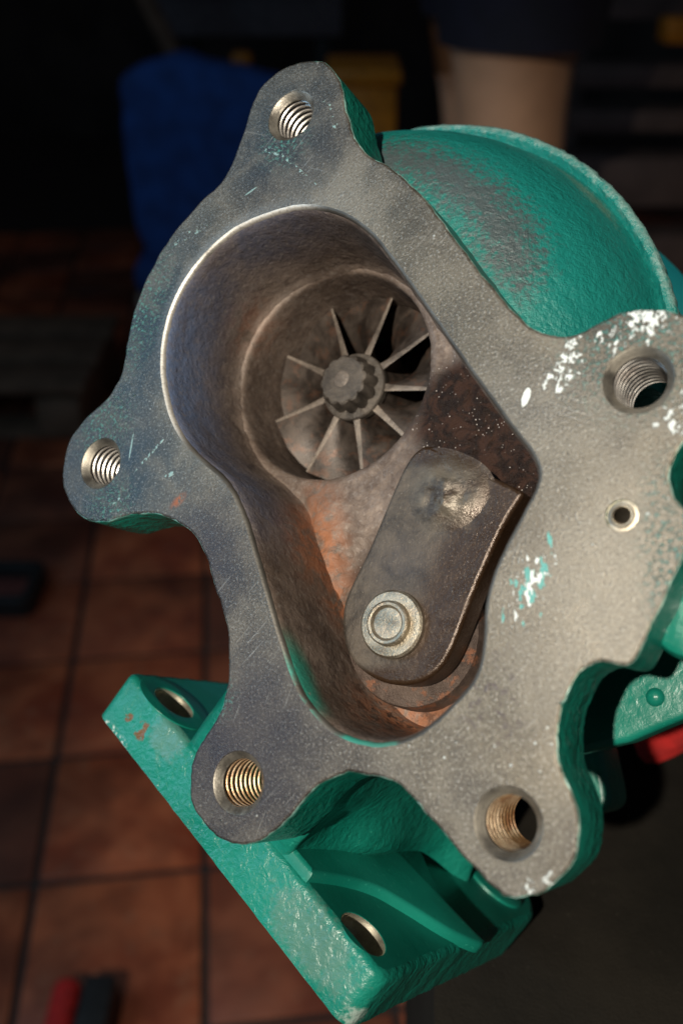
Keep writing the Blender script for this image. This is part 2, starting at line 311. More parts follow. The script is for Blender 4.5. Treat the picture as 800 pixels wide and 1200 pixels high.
# ------------------------------------------------------------------ mesh helpers
def link(name, verts, faces, m, parent=None, smooth=True, angle=35, flat=0):
    me = bpy.data.meshes.new(name); me.from_pydata([tuple(map(float, v)) for v in verts], [], [tuple(map(int, f)) for f in faces]); me.update()
    bm = bmesh.new(); bm.from_mesh(me); bmesh.ops.recalc_face_normals(bm, faces=bm.faces); bm.to_mesh(me); bm.free()
    for mm in (m if isinstance(m, (list, tuple)) else [m]): me.materials.append(mm)
    if smooth:
        me.shade_smooth(); me.set_sharp_from_angle(angle=R_(angle))
        if flat:
            fl = np.ones(len(me.polygons), bool); fl[-flat:] = False; me.polygons.foreach_set('use_smooth', fl)
            at = me.attributes.get('sharp_face')
    o = bpy.data.objects.new(name, me); COL.objects.link(o)
    if parent is not None: o.parent = parent
    return o
def tag(o, label=None, cat=None, group=None, kind=None):
    for k, v in (('label', label), ('category', cat), ('group', group), ('kind', kind)):
        if v: o[k] = v
    return o
def empty(name, mtx=None, loc=None):
    o = bpy.data.objects.new(name, None); COL.objects.link(o); o.empty_display_size = .02
    if mtx is not None: o.matrix_world = mtx
    if loc is not None: o.location = loc
    return o
def catmull(P, k=4, closed=True):
    P = np.asarray(P, float); n = len(P); out = []
    for i in range(n if closed else n - 1):
        p0, p1, p2, p3 = P[(i - 1) % n if closed else max(i - 1, 0)], P[i], P[(i + 1) % n], P[(i + 2) % n if closed else min(i + 2, n - 1)]
        for j in range(k):
            t = j / k
            out.append(.5 * (2 * p1 + (p2 - p0) * t + (2 * p0 - 5 * p1 + 4 * p2 - p3) * t * t + (3 * p1 - p0 - 3 * p2 + p3) * t ** 3))
    if not closed: out.append(P[-1])
    return np.array(out)
def area(P): x, y = P[:, 0], P[:, 1]; return .5 * np.sum(x * np.roll(y, -1) - y * np.roll(x, -1))
def ccw(P): return P if area(P) > 0 else P[::-1]
def smooth_loop(P, it=1):
    for _ in range(it): P = .25 * np.roll(P, 1, 0) + .5 * P + .25 * np.roll(P, -1, 0)
    return P
def offset(P, a):          # P counter-clockwise; a > 0 moves outward
    t = np.roll(P, -1, 0) - np.roll(P, 1, 0); t /= np.linalg.norm(t, axis=1)[:, None] + 1e-9
    return P + a * np.stack([t[:, 1], -t[:, 0]], 1)
def circle(c, r, n=40): a = np.linspace(0, 2 * np.pi, n, endpoint=False); return np.stack([c[0] + r * np.cos(a), c[1] + r * np.sin(a)], 1)
def inside(P, q):
    x, y = q[:, 0], q[:, 1]; r = np.zeros(len(q), bool); n = len(P)
    for i in range(n):
        a, b = P[i], P[i - 1]
        c = (a[1] > y) != (b[1] > y)
        with np.errstate(divide='ignore', invalid='ignore'):
            r ^= c & (x < (b[0] - a[0]) * (y - a[1]) / (b[1] - a[1] + 1e-12) + a[0])
    return r
NCAP = [0]
def plate_geo(outer, holes, d0, d1, bev=.5, hbev=None, back=True, seg=3):
    """solid plate between depths d0 (front) and d1; returns verts (x, y, d) and faces"""
    NCAP[0] = 0; V, Fc = [], []; loops_f, loops_b = [], []
    for k, P in enumerate([outer] + list(holes)):
        P = ccw(np.asarray(P, float)); s = 1 if k == 0 else -1
        b = bev if k == 0 else (bev if hbev is None else (hbev[k - 1] if isinstance(hbev, list) else hbev))
        prof = [(-b * (1 - math.sin(t)), b * (1 - math.cos(t))) for t in np.linspace(0, math.pi / 2, seg + 1)]
        prof = [(i, d0 + q) for i, q in prof] + [(0, d1)]
        ids = []
        for (i, d) in prof:
            Q = offset(P, s * i); st = len(V); V += [(q[0], q[1], d) for q in Q]; ids.append(list(range(st, st + len(Q))))
        for a, c in zip(ids[:-1], ids[1:]):
            for i in range(len(P)):
                j = (i + 1) % len(P); Fc.append((a[i], a[j], c[j], c[i]))
        loops_f.append(ids[0]); loops_b.append(ids[-1])
    for loops in ([loops_f, loops_b] if back else [loops_f]):
        flat = [i for l in loops for i in l]
        tris = tessellate_polygon([[Vector((V[i][0], V[i][1], 0)) for i in l] for l in loops])
        Fc += [tuple(flat[i] for i in t) for t in tris]; NCAP[0] += len(tris)
    return V, Fc
def LL(V): return [L(*v) for v in V]
def plate(name, outer, holes, d0, d1, m, parent, **kw):
    V, F = plate_geo(outer, holes, d0, d1, **kw); return link(name, LL(V), F, m, parent, flat=NCAP[0])
def lathe_geo(c, prof, n=48, a0=0, a1=360, rs=None, lobes=None):
    """prof: list of (r, d) revolved round the axis at c"""
    full = abs(a1 - a0) >= 360; th = np.radians(np.linspace(a0, a1, n, endpoint=not full)); V, F = [], []
    for k, (r, d) in enumerate(prof):
        for t in th:
            q = (r if not rs else 33 + (r - 33) * rs(math.degrees(t))) * (lobes(t, k) if lobes else 1)
            V.append((c[0] + q * math.cos(t), c[1] + q * math.sin(t), d))
    m = len(th)
    for k in range(len(prof) - 1):
        for i in range(m if full else m - 1):
            j = (i + 1) % m; F.append((k * m + i, k * m + j, (k + 1) * m + j, (k + 1) * m + i))
    return V, F, m
def lathe(name, c, prof, m, parent, n=48, cap=True, angle=35, **kw):
    V, F, k = lathe_geo(c, prof, n, **kw)
    if cap:
        if prof[0][0] > 1e-6: F.append(tuple(range(k)))
    return link(name, LL(V), F, m, parent, angle=angle)
def jitter(P, amp, sc=.35, seed=0):
    t = np.roll(P, -1, 0) - np.roll(P, 1, 0); t /= np.linalg.norm(t, axis=1)[:, None] + 1e-9
    nz = np.array([noise.noise(Vector((p[0] * sc + seed, p[1] * sc, seed))) for p in P])
    return P + (amp * nz)[:, None] * np.stack([t[:, 1], -t[:, 0]], 1)

# ================================================================== THE TURBOCHARGER
turbo = empty('turbocharger', TURBO_M)
tag(turbo, 'green painted turbocharger seen into its open exhaust outlet, bladed wheel and flap inside', 'turbocharger')

OUT_PX = [(357,71),(380,72),(395,88),(401,105),(405,130),(415,160),(430,181),(450,191),(475,210),(500,235),(520,262),(540,290),(565,322),(590,352),(615,378),(635,389.5),(653,393.5),(671,391.6),(689,385),(710,373.6),(728,366),(746,362.5),(767,361.6),(785,364.6),(802,370),(820,382),(834,402),(840,430),(838,462),(828,488),(812,506),(799,518),(789,537),(783,558),(786,576),(794,588),(803,598),(807,612),(806,630),(799,652),(785.6,683),(775,708),(761,736),(749,760),(736.6,778),(726,780),(712,776),(701.5,774),(690,778),(680.5,787),(670.6,801),(661,820),(654.5,839),(652,861),(654.5,887.5),(661,910),(670.6,932.5),(675.5,955),(677,977.5),(674,1000),(665,1019),(650,1034),(635,1045),(620,1051),(603,1052),(588,1050),(579,1042),(556,1019),(530,989),(511,968),(492.5,946),(472,923),(459,915),(440,910),(418,906),(396,908),(374,920),(357,935),(344,951),(326,970),(309,982),(299,987),(276,990),(257.5,983),(241,968),(227.5,949),(222,926),(223,904),(229,881),(241,862),(252,844),(260.5,825),(265,806),(267,784),(266.5,750),(262,720),(250,685),(242.5,655),(231,632),(214.5,616),(200.5,608),(186.5,603),(168,601),(149,604),(126,611),(107,611),(91,601.5),(78,583),(73,557),(75.5,534),(84,510.5),(98,492),(112,478),(128,464),(139,445),(144.6,426),(149,399),(156,366),(168,333),(185,300),(205,270),(233,238),(255,217),(267.5,200),(277.5,175),(287.5,145),(299,112),(315,91),(335,78)]
OPEN_PX = [(366,243.5),(342,245),(315,252.5),(291,262),(270,273.5),(246,294.5),(228,315.5),(211.5,341),(199.5,371),(193.5,398),(191.4,425),(193.5,452),(199,477),(208,500),(222,521),(240,539),(258,554),(271,570),(282,591),(291,614),(300,645),(311,682),(322,720),(335,762),(350,803),(368,831),(394,856),(429,869),(464,868),(494,855),(516,837),(534,819),(549,802),(560,780),(564.5,752),(566,725),(568,704),(575,676),(588,645),(603,616),(618,588),(628,566),(628.5,549),(619,528),(598,502),(572,466.6),(546.5,430.5),(512.5,382),(491,351),(470,322),(450,295),(430,272),(400,252)]
OUTER = smooth_loop(ccw(catmull([T(*p) for p in OUT_PX], 4)), 1)
OPEN = smooth_loop(ccw(catmull([T(*p) for p in OPEN_PX], 4)), 1)
OUTER = jitter(jitter(OUTER, .28, .30), .16, 1.3, 5)
HOLES = {'H1': T(341,135), 'H2': T(118,543), 'H3': T(279,917.5), 'H4': T(594.7,965), 'H5': T(747,445)}
PIN = T(728, 604)
FT = 13.8
# 1 outlet flange
fl_ = plate('outlet_flange', OUTER, [offset(jitter(OPEN, .12, .9, 2), 0.0)] + [circle(c, 5.7, 44) for c in HOLES.values()] + [circle(PIN, 2.6, 28)],
      0, FT, M['flange'], turbo, bev=.55, hbev=[.8] + [.12] * 6)

fl_.data.materials.append(M['rim'])
pc_ = np.array([[q * 1000 for q in p.center] for p in fl_.data.polygons])
mi_ = inside(offset(OPEN, 1.1), pc_[:, :2]) & (pc_[:, 2] < -.02)
fl_.data.polygons.foreach_set('material_index', mi_.astype(int).tolist())
# threaded holes: chamfer, then a true helix
def thread(c, depth=15.0):
    V, F, K = [], [], []; n = 56
    prof = [(5.72, .12), (5.55, .2), (4.75, 1.05), (4.38, 1.35), (4.34, 1.6)]
    v, f, m = lathe_geo(c, prof, n); V += v; F += f; K += [2] * len(f)
    P = 1.5; steps = int(n * (depth - 1.6) / P); st = len(V)
    pr = [(4.34, 0.0), (4.36, .42), (5.12, .86), (5.12, 1.02), (4.34, 1.5)]
    for k in range(steps + 1):
        t = 2 * math.pi * k / n; base = P * k / n + .4
        for (r, q) in pr: V.append((c[0] + r * math.cos(t), c[1] + r * math.sin(t), max(base + q, 1.6)))
    for k in range(steps):
        for i in range(4):
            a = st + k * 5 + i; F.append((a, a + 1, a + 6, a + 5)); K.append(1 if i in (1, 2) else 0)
    return V, F, K
for k, c in HOLES.items():
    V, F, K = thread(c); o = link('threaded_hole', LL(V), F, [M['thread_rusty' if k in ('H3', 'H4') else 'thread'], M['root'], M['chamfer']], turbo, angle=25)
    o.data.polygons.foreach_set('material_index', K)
# spring pin in its hole
lathe('spring_pin', PIN, [(1.35, 9), (1.35, .15), (1.55, -.05), (1.75, -.05), (1.95, .1), (2.0, .5), (2.62, .55), (2.62, 1.2)], M['pin'], turbo, n=32, cap=False)
lathe('pin_bore', PIN, [(1.34, 8.5), (0, 8.5)], M['dark_bore'], turbo, n=24, cap=False)

# 2 cavity wall and floor
lo = []
prof = [(-.03, .85), (.25, 1.3), (.5, 3), (.8, 9), (1.1, 16), (1.3, 21), (1.5, 23.3), (1.75, 24.7), (2.2, 25.6), (2.6, 30), (2.6, 48)]
V, F = [], []; n = len(OPEN)
for k, (i, d) in enumerate(prof):
    Q = smooth_loop(offset(OPEN, -i), k)
    for q in Q:
        am = .35 * noise.noise(Vector((q[0] * .25, q[1] * .25, d * .25))) + .12 * noise.noise(Vector((q[0] * .9, q[1] * .9, d * .9)))
        am *= min(1, d / 6); V.append((q[0] + am, q[1] + am * .6, d))
for k in range(len(prof) - 1):
    for i in range(n):
        j = (i + 1) % n; F.append((k * n + i, k * n + j, (k + 1) * n + j, (k + 1) * n + i))
link('outlet_wall', LL(V), F, M['cavity'], turbo, angle=60)

nt_ = 300
rad = [(23.25, 62), (23.25, 45), (23.3, 38.5), (23.5, 36.5), (23.7, 34), (23.8, 31), (23.95, 28.5), (24.05, 27), (24.2, 26.2), (24.5, 25.6), (25.2, 25.2), (26.2, 25.1)]
rr = list(np.linspace(26.8, 60, 60)) + list(np.linspace(60.8, 90, 30))
def floor_d(x, y, r, d):
    k = min(1, max(0, (r - 25) / 5)); nz = 1.0 * noise.noise(Vector((x * .09, y * .09, 1))) + .45 * noise.noise(Vector((x * .3, y * .3, 4))) + .22 * noise.noise(Vector((x * .8, y * .8, 7)))
    a = .16 * noise.noise(Vector((x * .55, y * .55, d * .5))) + .1 * noise.noise(Vector((x * 1.4, y * 1.4, d * 1.2)))
    ridge = -2.2 * math.exp(-((x + 18.5) / 4.5) ** 2 - ((y + 1) / 14) ** 2)
    sx_ = math.exp(-((x - 20) / 9) ** 2 - ((y - 18) / 14) ** 2); nz += sx_ * (.9 * noise.noise(Vector((x * .7, y * .7, 11))) + .6 * noise.noise(Vector((x * 1.2, y * 1.2, 13))))
    bowl = 2.5 * math.exp(-(((x + 2) / 16) ** 2 + ((y + 38) / 12) ** 2))
    return d + k * (nz + ridge + bowl) + a
V = []; rows = rad + [(r, 25.4) for r in rr]
for (r, d) in rows:
    for t in np.linspace(0, 2 * np.pi, nt_, endpoint=False):
        x, y = AX[0] + r * math.cos(t), AX[1] + r * math.sin(t)
        if d < 45: d2 = floor_d(x, y, r, d)
        else: d2 = d
        rj = r + (.16 * noise.noise(Vector((x * .6, y * .6, d * .4))) if d < 40 else 0)
        V.append((AX[0] + rj * math.cos(t), AX[1] + rj * math.sin(t), d2))
Va = np.array(V); ok = inside(offset(OPEN, 3.6), Va[:, :2]); F = []
for k in range(len(rows) - 1):
    for i in range(nt_):
        j = (i + 1) % nt_; q = (k * nt_ + i, k * nt_ + j, (k + 1) * nt_ + j, (k + 1) * nt_ + i)
        if any(ok[list(q)]): F.append(q)
used = sorted({i for f in F for i in f}); mp = {o: i for i, o in enumerate(used)}
link('outlet_floor', LL([V[i] for i in used]), [tuple(mp[i] for i in f) for f in F], M['cavity'], turbo, angle=60)
lathe('wheel_chamber_back', AX, [(23.4, 61), (0, 61)], M['dark_bore'], turbo, n=40, cap=False)
# painted outside of the outlet chamber
SH = smooth_loop(offset(OPEN, 4.2), 6)
V, F = plate_geo(SH, [], FT - .5, 45, bev=.3, back=False); 
k = len(SH); F = [f for f in F if not all(v < k for v in f)]
link('outlet_chamber', LL(V), F, M['green'], turbo)

# 3 turbine wheel: hub, nine blades, nut
WC = AX + np.array([-.2, .6])
wheel = bpy.data.objects.new('turbine_wheel', None); COL.objects.link(wheel); wheel.parent = turbo
lathe('hub', WC, [(0, 37.2), (6.6, 37.2), (7.5, 37.5), (7.9, 38.3), (8.3, 42), (9.2, 47), (11, 52), (15, 57), (21, 59.5), (22, 60)], M['wheel'], wheel, n=48)
for ang in (65, 107, 148, 191, 234, 274, 312, 349, 27):
    V, F = [], []; ns, nr = 9, 6
    for side in (0, 1):
        for s in range(ns):
            u = s / (ns - 1); d = 37.4 + 12.5 * u
            for q in range(nr):
                f = q / (nr - 1); r = 7.0 + (22.8 - 7.0) * f
                a = R_(ang) + R_(78) * u ** .72 * (.25 + .75 * f)
                th = (2.5 - 1.75 * f ** .7) * (.75 if s == 0 else 1) / r * (.5 if side else -.5)
                dd = d + .9 * (1 - f) ** 2 * (1 if s == 0 else 0) * -1 - (1.0 * f if s == 0 else 0) * 0
                V.append((WC[0] + r * math.cos(a + th), WC[1] + r * math.sin(a + th), dd))
    A = lambda side, s, q: side * ns * nr + s * nr + q
    for s in range(ns - 1):
        for q in range(nr - 1):
            F.append((A(0, s, q), A(0, s, q + 1), A(0, s + 1, q + 1), A(0, s + 1, q))); F.append((A(1, s, q), A(1, s + 1, q), A(1, s + 1, q + 1), A(1, s, q + 1)))
    for q in range(nr - 1): F.append((A(0, 0, q), A(1, 0, q), A(1, 0, q + 1), A(0, 0, q + 1)))
    for s in range(ns - 1): F.append((A(0, s, nr - 1), A(1, s, nr - 1), A(1, s + 1, nr - 1), A(0, s + 1, nr - 1)))
    o = link('blade', LL(V), F, [M['wheel'], M['edge']], wheel, angle=50)
    K = [0] * len(F); K[2 * (ns - 1) * (nr - 1):2 * (ns - 1) * (nr - 1) + nr - 1] = [1] * (nr - 1); o.data.polygons.foreach_set('material_index', K)
lob = lambda t, k: 1 + ((.17 * abs(math.cos(6 * t)) - .10) * (.28, .6, .95, 1.1, 1.1, .9)[k - 2] if 2 <= k <= 7 else 0)
lathe('nut', WC, [(0, 30.85), (3.0, 30.85), (5.35, 30.9), (5.75, 31.2), (5.95, 31.9), (6.15, 33.0), (6.3, 34.4), (6.5, 35.5), (7.9, 35.9), (8.15, 36.3), (8.15, 37.8)], M['nut'], wheel, n=144, lobes=lob, angle=22)
lathe('shaft_centre', WC + np.array([-.2, .2]), [(0, 30.7), (1.5, 30.72), (1.9, 30.82), (2.0, 30.95)], M['edge'], wheel, n=24)

# 4 wastegate flap
FD = 14.5
FLAP_PX = [(499,522),(489,527),(480,536),(468,557),(450.6,598),(429,649),(408,692),(401,716),(402.5,752),(416,779),(442,797.5),(468,803),(494,799),(515,784),(529,762),(542.5,728),(555.6,693),(572,655),(588,620),(603,594),(612,580),(608,574),(586,563),(547,545),(516,527)]
fo = smooth_loop(ccw(catmull([T(u, v, FD) for u, v in FLAP_PX], 4)), 1)
flap = plate('wastegate_flap', fo, [], FD, FD + 6, M['flap'], turbo, bev=.85, seg=4)
bc = T(522, 577, FD); V, F = [], []
ns, nr = 40, 14
for k in range(nr):
    f = .04 + .96 * k / (nr - 1)
    for i in range(ns):
        t = 2 * math.pi * i / ns; r = 9.3 * f * (1 + .07 * math.cos(2 * t + 1) + .05 * math.cos(3 * t))
        x, y = bc[0] + r * math.cos(t), bc[1] + r * math.sin(t)
        e = (1 - f * f) ** 2; h = 1.45 * math.cos(math.pi * min(1, f * 1.02) / 2) ** 1.5 + (.8 * noise.noise(Vector((x * .3, y * .3, 2))) + .4 * noise.noise(Vector((x * .8, y * .8, 5)))) * e
        V.append((x, y, FD + .12 - h))
for k in range(nr - 1):
    for i in range(ns):
        j = (i + 1) % ns; F.append((k * ns + i, k * ns + j, (k + 1) * ns + j, (k + 1) * ns + i))
F.append(tuple(range(ns)))
link('bulge', LL(V), F, M['flap'], flap, angle=80)
rc = T(457, 731, FD - 1.6)
lathe('washer', rc, [(0, FD - 1.6), (4.9, FD - 1.6), (6.1, FD - 1.55), (6.55, FD - 1.2), (6.6, FD + .3)], M['rivet'], flap, n=56)
lathe('rivet', rc + np.array([-.1, .05]), [(0, FD - 2.5), (1.6, FD - 2.55), (2.9, FD - 2.5), (3.4, FD - 3.0), (3.9, FD - 3.05), (4.25, FD - 2.8), (4.4, FD - 1.5)], M['rivet'], flap, n=48)
# valve seat boss beneath the flap
sc2 = T(480, 742, 21.5)
lathe('valve_seat', sc2, [(9, 21.6), (13.2, 21.5), (14.2, 21.9), (14.6, 22.8), (15, 27), (15.2, 30)], M['seat'], turbo, n=64)

# 5 volute with its rim
def vs(a):
    if a > 80: return 1 - .85 * min(1, (a - 80) / 40) ** 1.2
    return 1.0
vprof = [(36.5, 15.2), (38.5, 14.9), (41, 15.0), (45, 15.9), (49, 17.4), (53, 20), (57, 23.8), (60.5, 28.4), (63.3, 33.2), (65.6, 38), (67.2, 42.4), (68.1, 45.2), (68.7, 46.2), (69.3, 45.6), (69.9, 44.8), (71.2, 44.9), (71.9, 45.8), (71.9, 48), (71.6, 50.5), (70, 51.5), (62, 54), (50, 58)]
V, F, mth = lathe_geo(AX, vprof, 130, a0=-9, a1=128, rs=vs)
V2 = []
for idx, (x, y, d) in enumerate(V):
    k = idx // mth
    if 12 <= k <= 19:   # ragged rim
        a = noise.noise(Vector((x * .5, y * .5, 3))) * .35 + noise.noise(Vector((x * 1.3, y * 1.3, 8))) * .25
        q = np.array([x, y]) - AX; q *= 1 + a / np.linalg.norm(q); x, y = q + AX; d += a * .5
    V2.append((x, y, d))
F.append(tuple(k * mth for k in range(len(vprof)))); F.append(tuple(k * mth + mth - 1 for k in range(len(vprof))))
link('volute', LL(V2), F, M['volute'], turbo, angle=50)

# 6 inlet flange (plate square to the outlet flange) with machined bolt holes
A0 = np.array([-67.6, -24.8]); LX = np.array([65.0, -58.5]); LX /= np.linalg.norm(LX); UP = np.array([-LX[1], LX[0]])
TH = 12.6; D0 = 20.0
def on_top(u, v, h=0.0):      # pixel -> (l, w) on the inlet flange's upper face raised by h
    o, r = ray_local(u, v); p0 = np.array([*(A0 + UP * h), 0]); un = np.array([*UP, 0])
    t = (un @ (p0 - o)) / (un @ r); p = o + r * t
    return np.array([(p[:2] - A0) @ LX, p[2] - D0])
def IF(l, w, t): q = A0 + LX * l - UP * t; return L(q[0], q[1], D0 + w)
LEN = 88.0; WID = 97.0
def rrect(x0, x1, y0, y1, r, n=6):
    rs_ = r if isinstance(r, (list, tuple)) else [r] * 4; P = []
    for (cx, cy, a, q) in ((x1, y0, -90, rs_[1]), (x1, y1, 0, rs_[2]), (x0, y1, 90, rs_[3]), (x0, y0, 180, rs_[0])):
        mx_ = cx - q if cx == x1 else cx + q; my = cy - q if cy == y1 else cy + q
        for k in range(n + 1): t = R_(a + 90 * k / n); P.append((mx_ + q * math.cos(t), my + q * math.sin(t)))
    return np.array(P)
def dens(P, step):
    out = []
    for i in range(len(P)):
        a, b = P[i], P[(i + 1) % len(P)]; m = max(1, int(np.linalg.norm(b - a) / step))
        out += [a + (b - a) * k / m for k in range(m)]
    return np.array(out)
ih = [on_top(204, 824), on_top(426, 1094)]
ih3 = on_top(578, 1034)
opl = jitter(dens(rrect(0, LEN, 0, WID, [3, 4, 17, 14]), 2.0), .3, .3, 9)
inlet = bpy.data.objects.new('inlet_flange', None); COL.objects.link(inlet); inlet.parent = turbo
STRIPW = [((-55, -40, 20), 12, (1, 1, 1), 0, .35, (0.16, .20, .18)), ((-18, -78, 20), 18, (1.5, .8, 1), -.75, .4, (0.15, .19, .16))]
M['inlet'] = make_green('green_inlet_paint', worn=STRIPW + [((-8, -92, 22), 9, (1, .6, 1), -.5, .7, (.42, .48, .44))],
                        rust=[((-62.5, -38.5, 20), 3.4, (1, .8, 1), 0), ((-66.8, -35.5, 20), 2.0, (1, .6, 1), .2)], chips=[((-72, -27.5, 20), 5, (.5, 1, 1), -.6), ((-70, -40, 20), 6, (1.3, .35, 1), -.75)], dist=.0009)
V, F = plate_geo(opl, [circle(p, 5.2, 36) for p in ih], 0, TH, bev=1.7, hbev=.25)
M['smooth_green'] = make_green('green_spotface_paint', bump=.12, dist=.0004)
o = link('plate', [IF(x, y, t) for x, y, t in V], F, [M['inlet'], M['smooth_green']], inlet, angle=40, flat=NCAP[0])
o.data.polygons.foreach_set('material_index', [1 if all(V[i][2] < .05 for i in f) else 0 for f in F])
for p in ih:
    V, F, k = lathe_geo(p, [(5.25, .1), (5.05, .35), (5.0, TH + .2)], 40)
    link('bolt_hole', [IF(x, y, t) for x, y, t in V], F, M['bore'], inlet)
    if p is ih[1]: continue
    V, F = plate_geo(circle(p, 9.2, 44), [circle(p, 5.22, 44)], -.25, .05, bev=.1, hbev=.1)
    link('spot_face', [IF(x, y, t) for x, y, t in V], F, M['smooth_green'], inlet)
V, F, k = lathe_geo(ih3, [(0, -.9), (8.0, -.9), (8.5, -.6), (8.6, .2)], 44)
link('spot_face', [IF(x, y, t) for x, y, t in V], F, M['smooth_green'], inlet)
# raised gusset pad beside the bolt hole
pad_px = [(331,1004),(336,990),(385,975),(440,970),(490,992),(500,1012),(516,1044),(542,1074),(567,1100),(568,1104),(564,1106),(540,1096),(515,1082),(490,1066),(465,1051),(445,1040),(415,1030),(380,1024),(345,1021),(335,1013)]
pp = smooth_loop(ccw(catmull([on_top(u, v, 2.4) for u, v in pad_px], 3)), 1)
pp[:, 1] = np.maximum(pp[:, 1], .9); V, F = plate_geo(pp, [], -2.4, .3, bev=.9, seg=2); link('gusset_pad', [IF(x, y, t) for x, y, t in V], F, M['smooth_green'], inlet, angle=60)
# neck flaring from the inlet flange up to the turbine chamber, wider at the back
NK0 = [(24, .8), (36, .6), (48, .6), (57, 1.0), (58, 4), (59, 10), (60, 22), (61.5, 34), (63.5, 48), (67, 57), (72, 62.5), (73.5, 66), (69, 69), (62, 72), (56, 80), (40, 86), (24, 82), (17, 60), (19, 25)]
NK1 = [(28, -5.9), (40, -5.9), (54, -5.9), (61.3, -5.8), (61.2, -2), (61.1, 5), (61.0, 16), (61.2, 30), (62.5, 46), (65, 55), (68, 60), (68.5, 64), (64, 67), (55, 70), (47, 76), (38, 80), (28, 78), (23, 55), (22, 25)]
a0_, a1_ = catmull(NK0, 4), catmull(NK1, 4); V, F = [], []; ns = len(a0_)
hs = [(-.3, 0), (.6, .06), (1.6, .12), (3.2, .2), (5.5, .32), (8.5, .48), (12, .64), (16, .82), (20, .95), (24, 1.06), (28, 1.25), (31, 1.5)]
for h, f in hs:
    for p, q in zip(a0_, a1_):
        r = p + (q - p) * f; bl = (3.4 * math.exp(-((r[1] - 30) / 13) ** 2) * math.exp(-((h - 5.5) / 4.2) ** 2) - 2.4 * math.exp(-((r[1] - 10) / 8) ** 2) * math.exp(-((h - 9) / 6) ** 2)) if r[0] > 45 else 0
        am = .35 * noise.noise(Vector((r[0] * .14, r[1] * .14, h * .14)))
        V.append((r[0] + am + bl, max(r[1] + am * .5, .5 if h < 1 else -5.95), -h))
for k in range(len(hs) - 1):
    for i in range(ns): j = (i + 1) % ns; F.append((k * ns + i, k * ns + j, (k + 1) * ns + j, (k + 1) * ns + i))
link('neck', [IF(*v) for v in V], F, M['green'], inlet, angle=80)

# 7 bearing-housing flange behind, boss, drain block, and the compressor housing further back
M['rear_green'] = make_green('green_rear_paint', bump=.35, dist=.0006)
D7 = 62.0
bp = [(610,760),(700,752),(800,742),(880,742),(880,815),(835,831),(800,843),(768,856),(738,869),(726,872),(700,878),(660,886),(615,880)]
bo = smooth_loop(ccw(catmull([T(u, v, D7) for u, v in bp], 4)), 1)
bf = plate('bearing_housing_flange', bo, [], D7, D7 + 8, M['rear_green'], turbo, bev=1.6, seg=4)
kb = T(767, 817, D7); lathe('boss', kb, [(0, D7 - 1.5), (.9, D7 - 1.4), (1.7, D7 - .8), (2.0, D7 + .1)], M['rear_green'], bf, n=28)
lathe('bearing_housing', AX + np.array([10, -10]), [(36, 60), (37, 63), (37, 82), (33, 90)], M['rear_green'], turbo, n=48)
db = [(640,872),(690,872),(700,870),(704,885),(710,912),(714,938),(708,950),(690,956),(640,955)]
plate('drain_block', smooth_loop(ccw(catmull([T(u, v, 92) for u, v in db], 4)), 2), [], 92, 108, M['rear_green'], turbo, bev=2, seg=4)
pc = T(812, 722, 12)
lathe('actuator_boss', pc, [(0, 10.5), (5.6, 10.5), (6.6, 10.9), (7.2, 12), (7.3, 16), (7.3, 52)], M['rear_green'], turbo, n=48)
M['teal'] = make_green('teal_compressor_paint', base=(.004, .085, .125), bump=.15)
lathe('compressor_housing', AX, [(40, 86), (60, 87), (72, 90), (76, 94), (77, 102), (75, 112), (68, 118), (40, 122)], M['teal'], turbo, n=90)

# ================================================================== THE PLACE
def W(u, v, z=0.0):
    r = CM.to_3x3() @ Vector((u - 400, -(v - 600), -FPX)); o = CM.translation; return o + r * ((z - o.z) / r.z)
def WY(u, v, y):
    r = CM.to_3x3() @ Vector((u - 400, -(v - 600), -FPX)); o = CM.translation; return o + r * ((y - o.y) / r.y)
def box_geo(x0, x1, y0, y1, z0, z1):
    V = [(x, y, z) for x in (x0, x1) for y in (y0, y1) for z in (z0, z1)]
    return V, [(0, 1, 3, 2), (4, 6, 7, 5), (0, 4, 5, 1), (2, 3, 7, 6), (0, 2, 6, 4), (1, 5, 7, 3)]
def block(name, sx, sy, sz, m, parent=None, bev=.004, seg=2, loc=(0, 0, 0), rotz=0.0):
    bm = bmesh.new(); bmesh.ops.create_cube(bm, size=1); bmesh.ops.scale(bm, vec=(sx, sy, sz), verts=bm.verts)
    bmesh.ops.bevel(bm, geom=bm.edges[:], offset=bev, segments=seg, affect='EDGES', profile=.5)
    me = bpy.data.meshes.new(name); bm.to_mesh(me); bm.free(); me.materials.append(m); me.shade_smooth(); me.set_sharp_from_angle(angle=R_(40))
    o = bpy.data.objects.new(name, me); COL.objects.link(o); o.location = loc; o.rotation_euler = (0, 0, rotz)
    if parent is not None: o.parent = parent
    return o

# tiled floor
g = G('grout'); M['grout'] = g.out(g.mx(g.noise(20), (0.018, 0.013, 0.011), (0.035, 0.026, 0.022)), .8)
g = G('terracotta_tile'); oi = g.n.new('ShaderNodeObjectInfo').outputs['Random']
gp = g.n.new('ShaderNodeNewGeometry').outputs['Position']
n1 = g.noise(9, 5, .6, gp, .5); n2 = g.noise(45, 5, .6, gp)
tc = g.mx(g.ramp(n1, .32, .66), (0.30, 0.062, 0.027), (0.60, 0.165, 0.066))
tc = g.mx(g.mul(g.ramp(n2, .55, .7), .35), tc, (0.5, 0.25, 0.14))
tc = g.mx(g.ramp(oi, .0, 1, 0, .75), tc, (0.10, 0.045, 0.034))
dirt = g.ramp(g.noise(4.3, 4, .6, gp), .44, .64); tc = g.mx(g.mul(dirt, .55), tc, (0.045, 0.022, 0.016))
M['tile'] = g.out(tc, g.ramp(n1, .3, .7, .28, .5), 0, g.bump(n2, .3, .002))
a1, a2, b1 = W(240, 1105), W(240, 760), W(30, 1105)
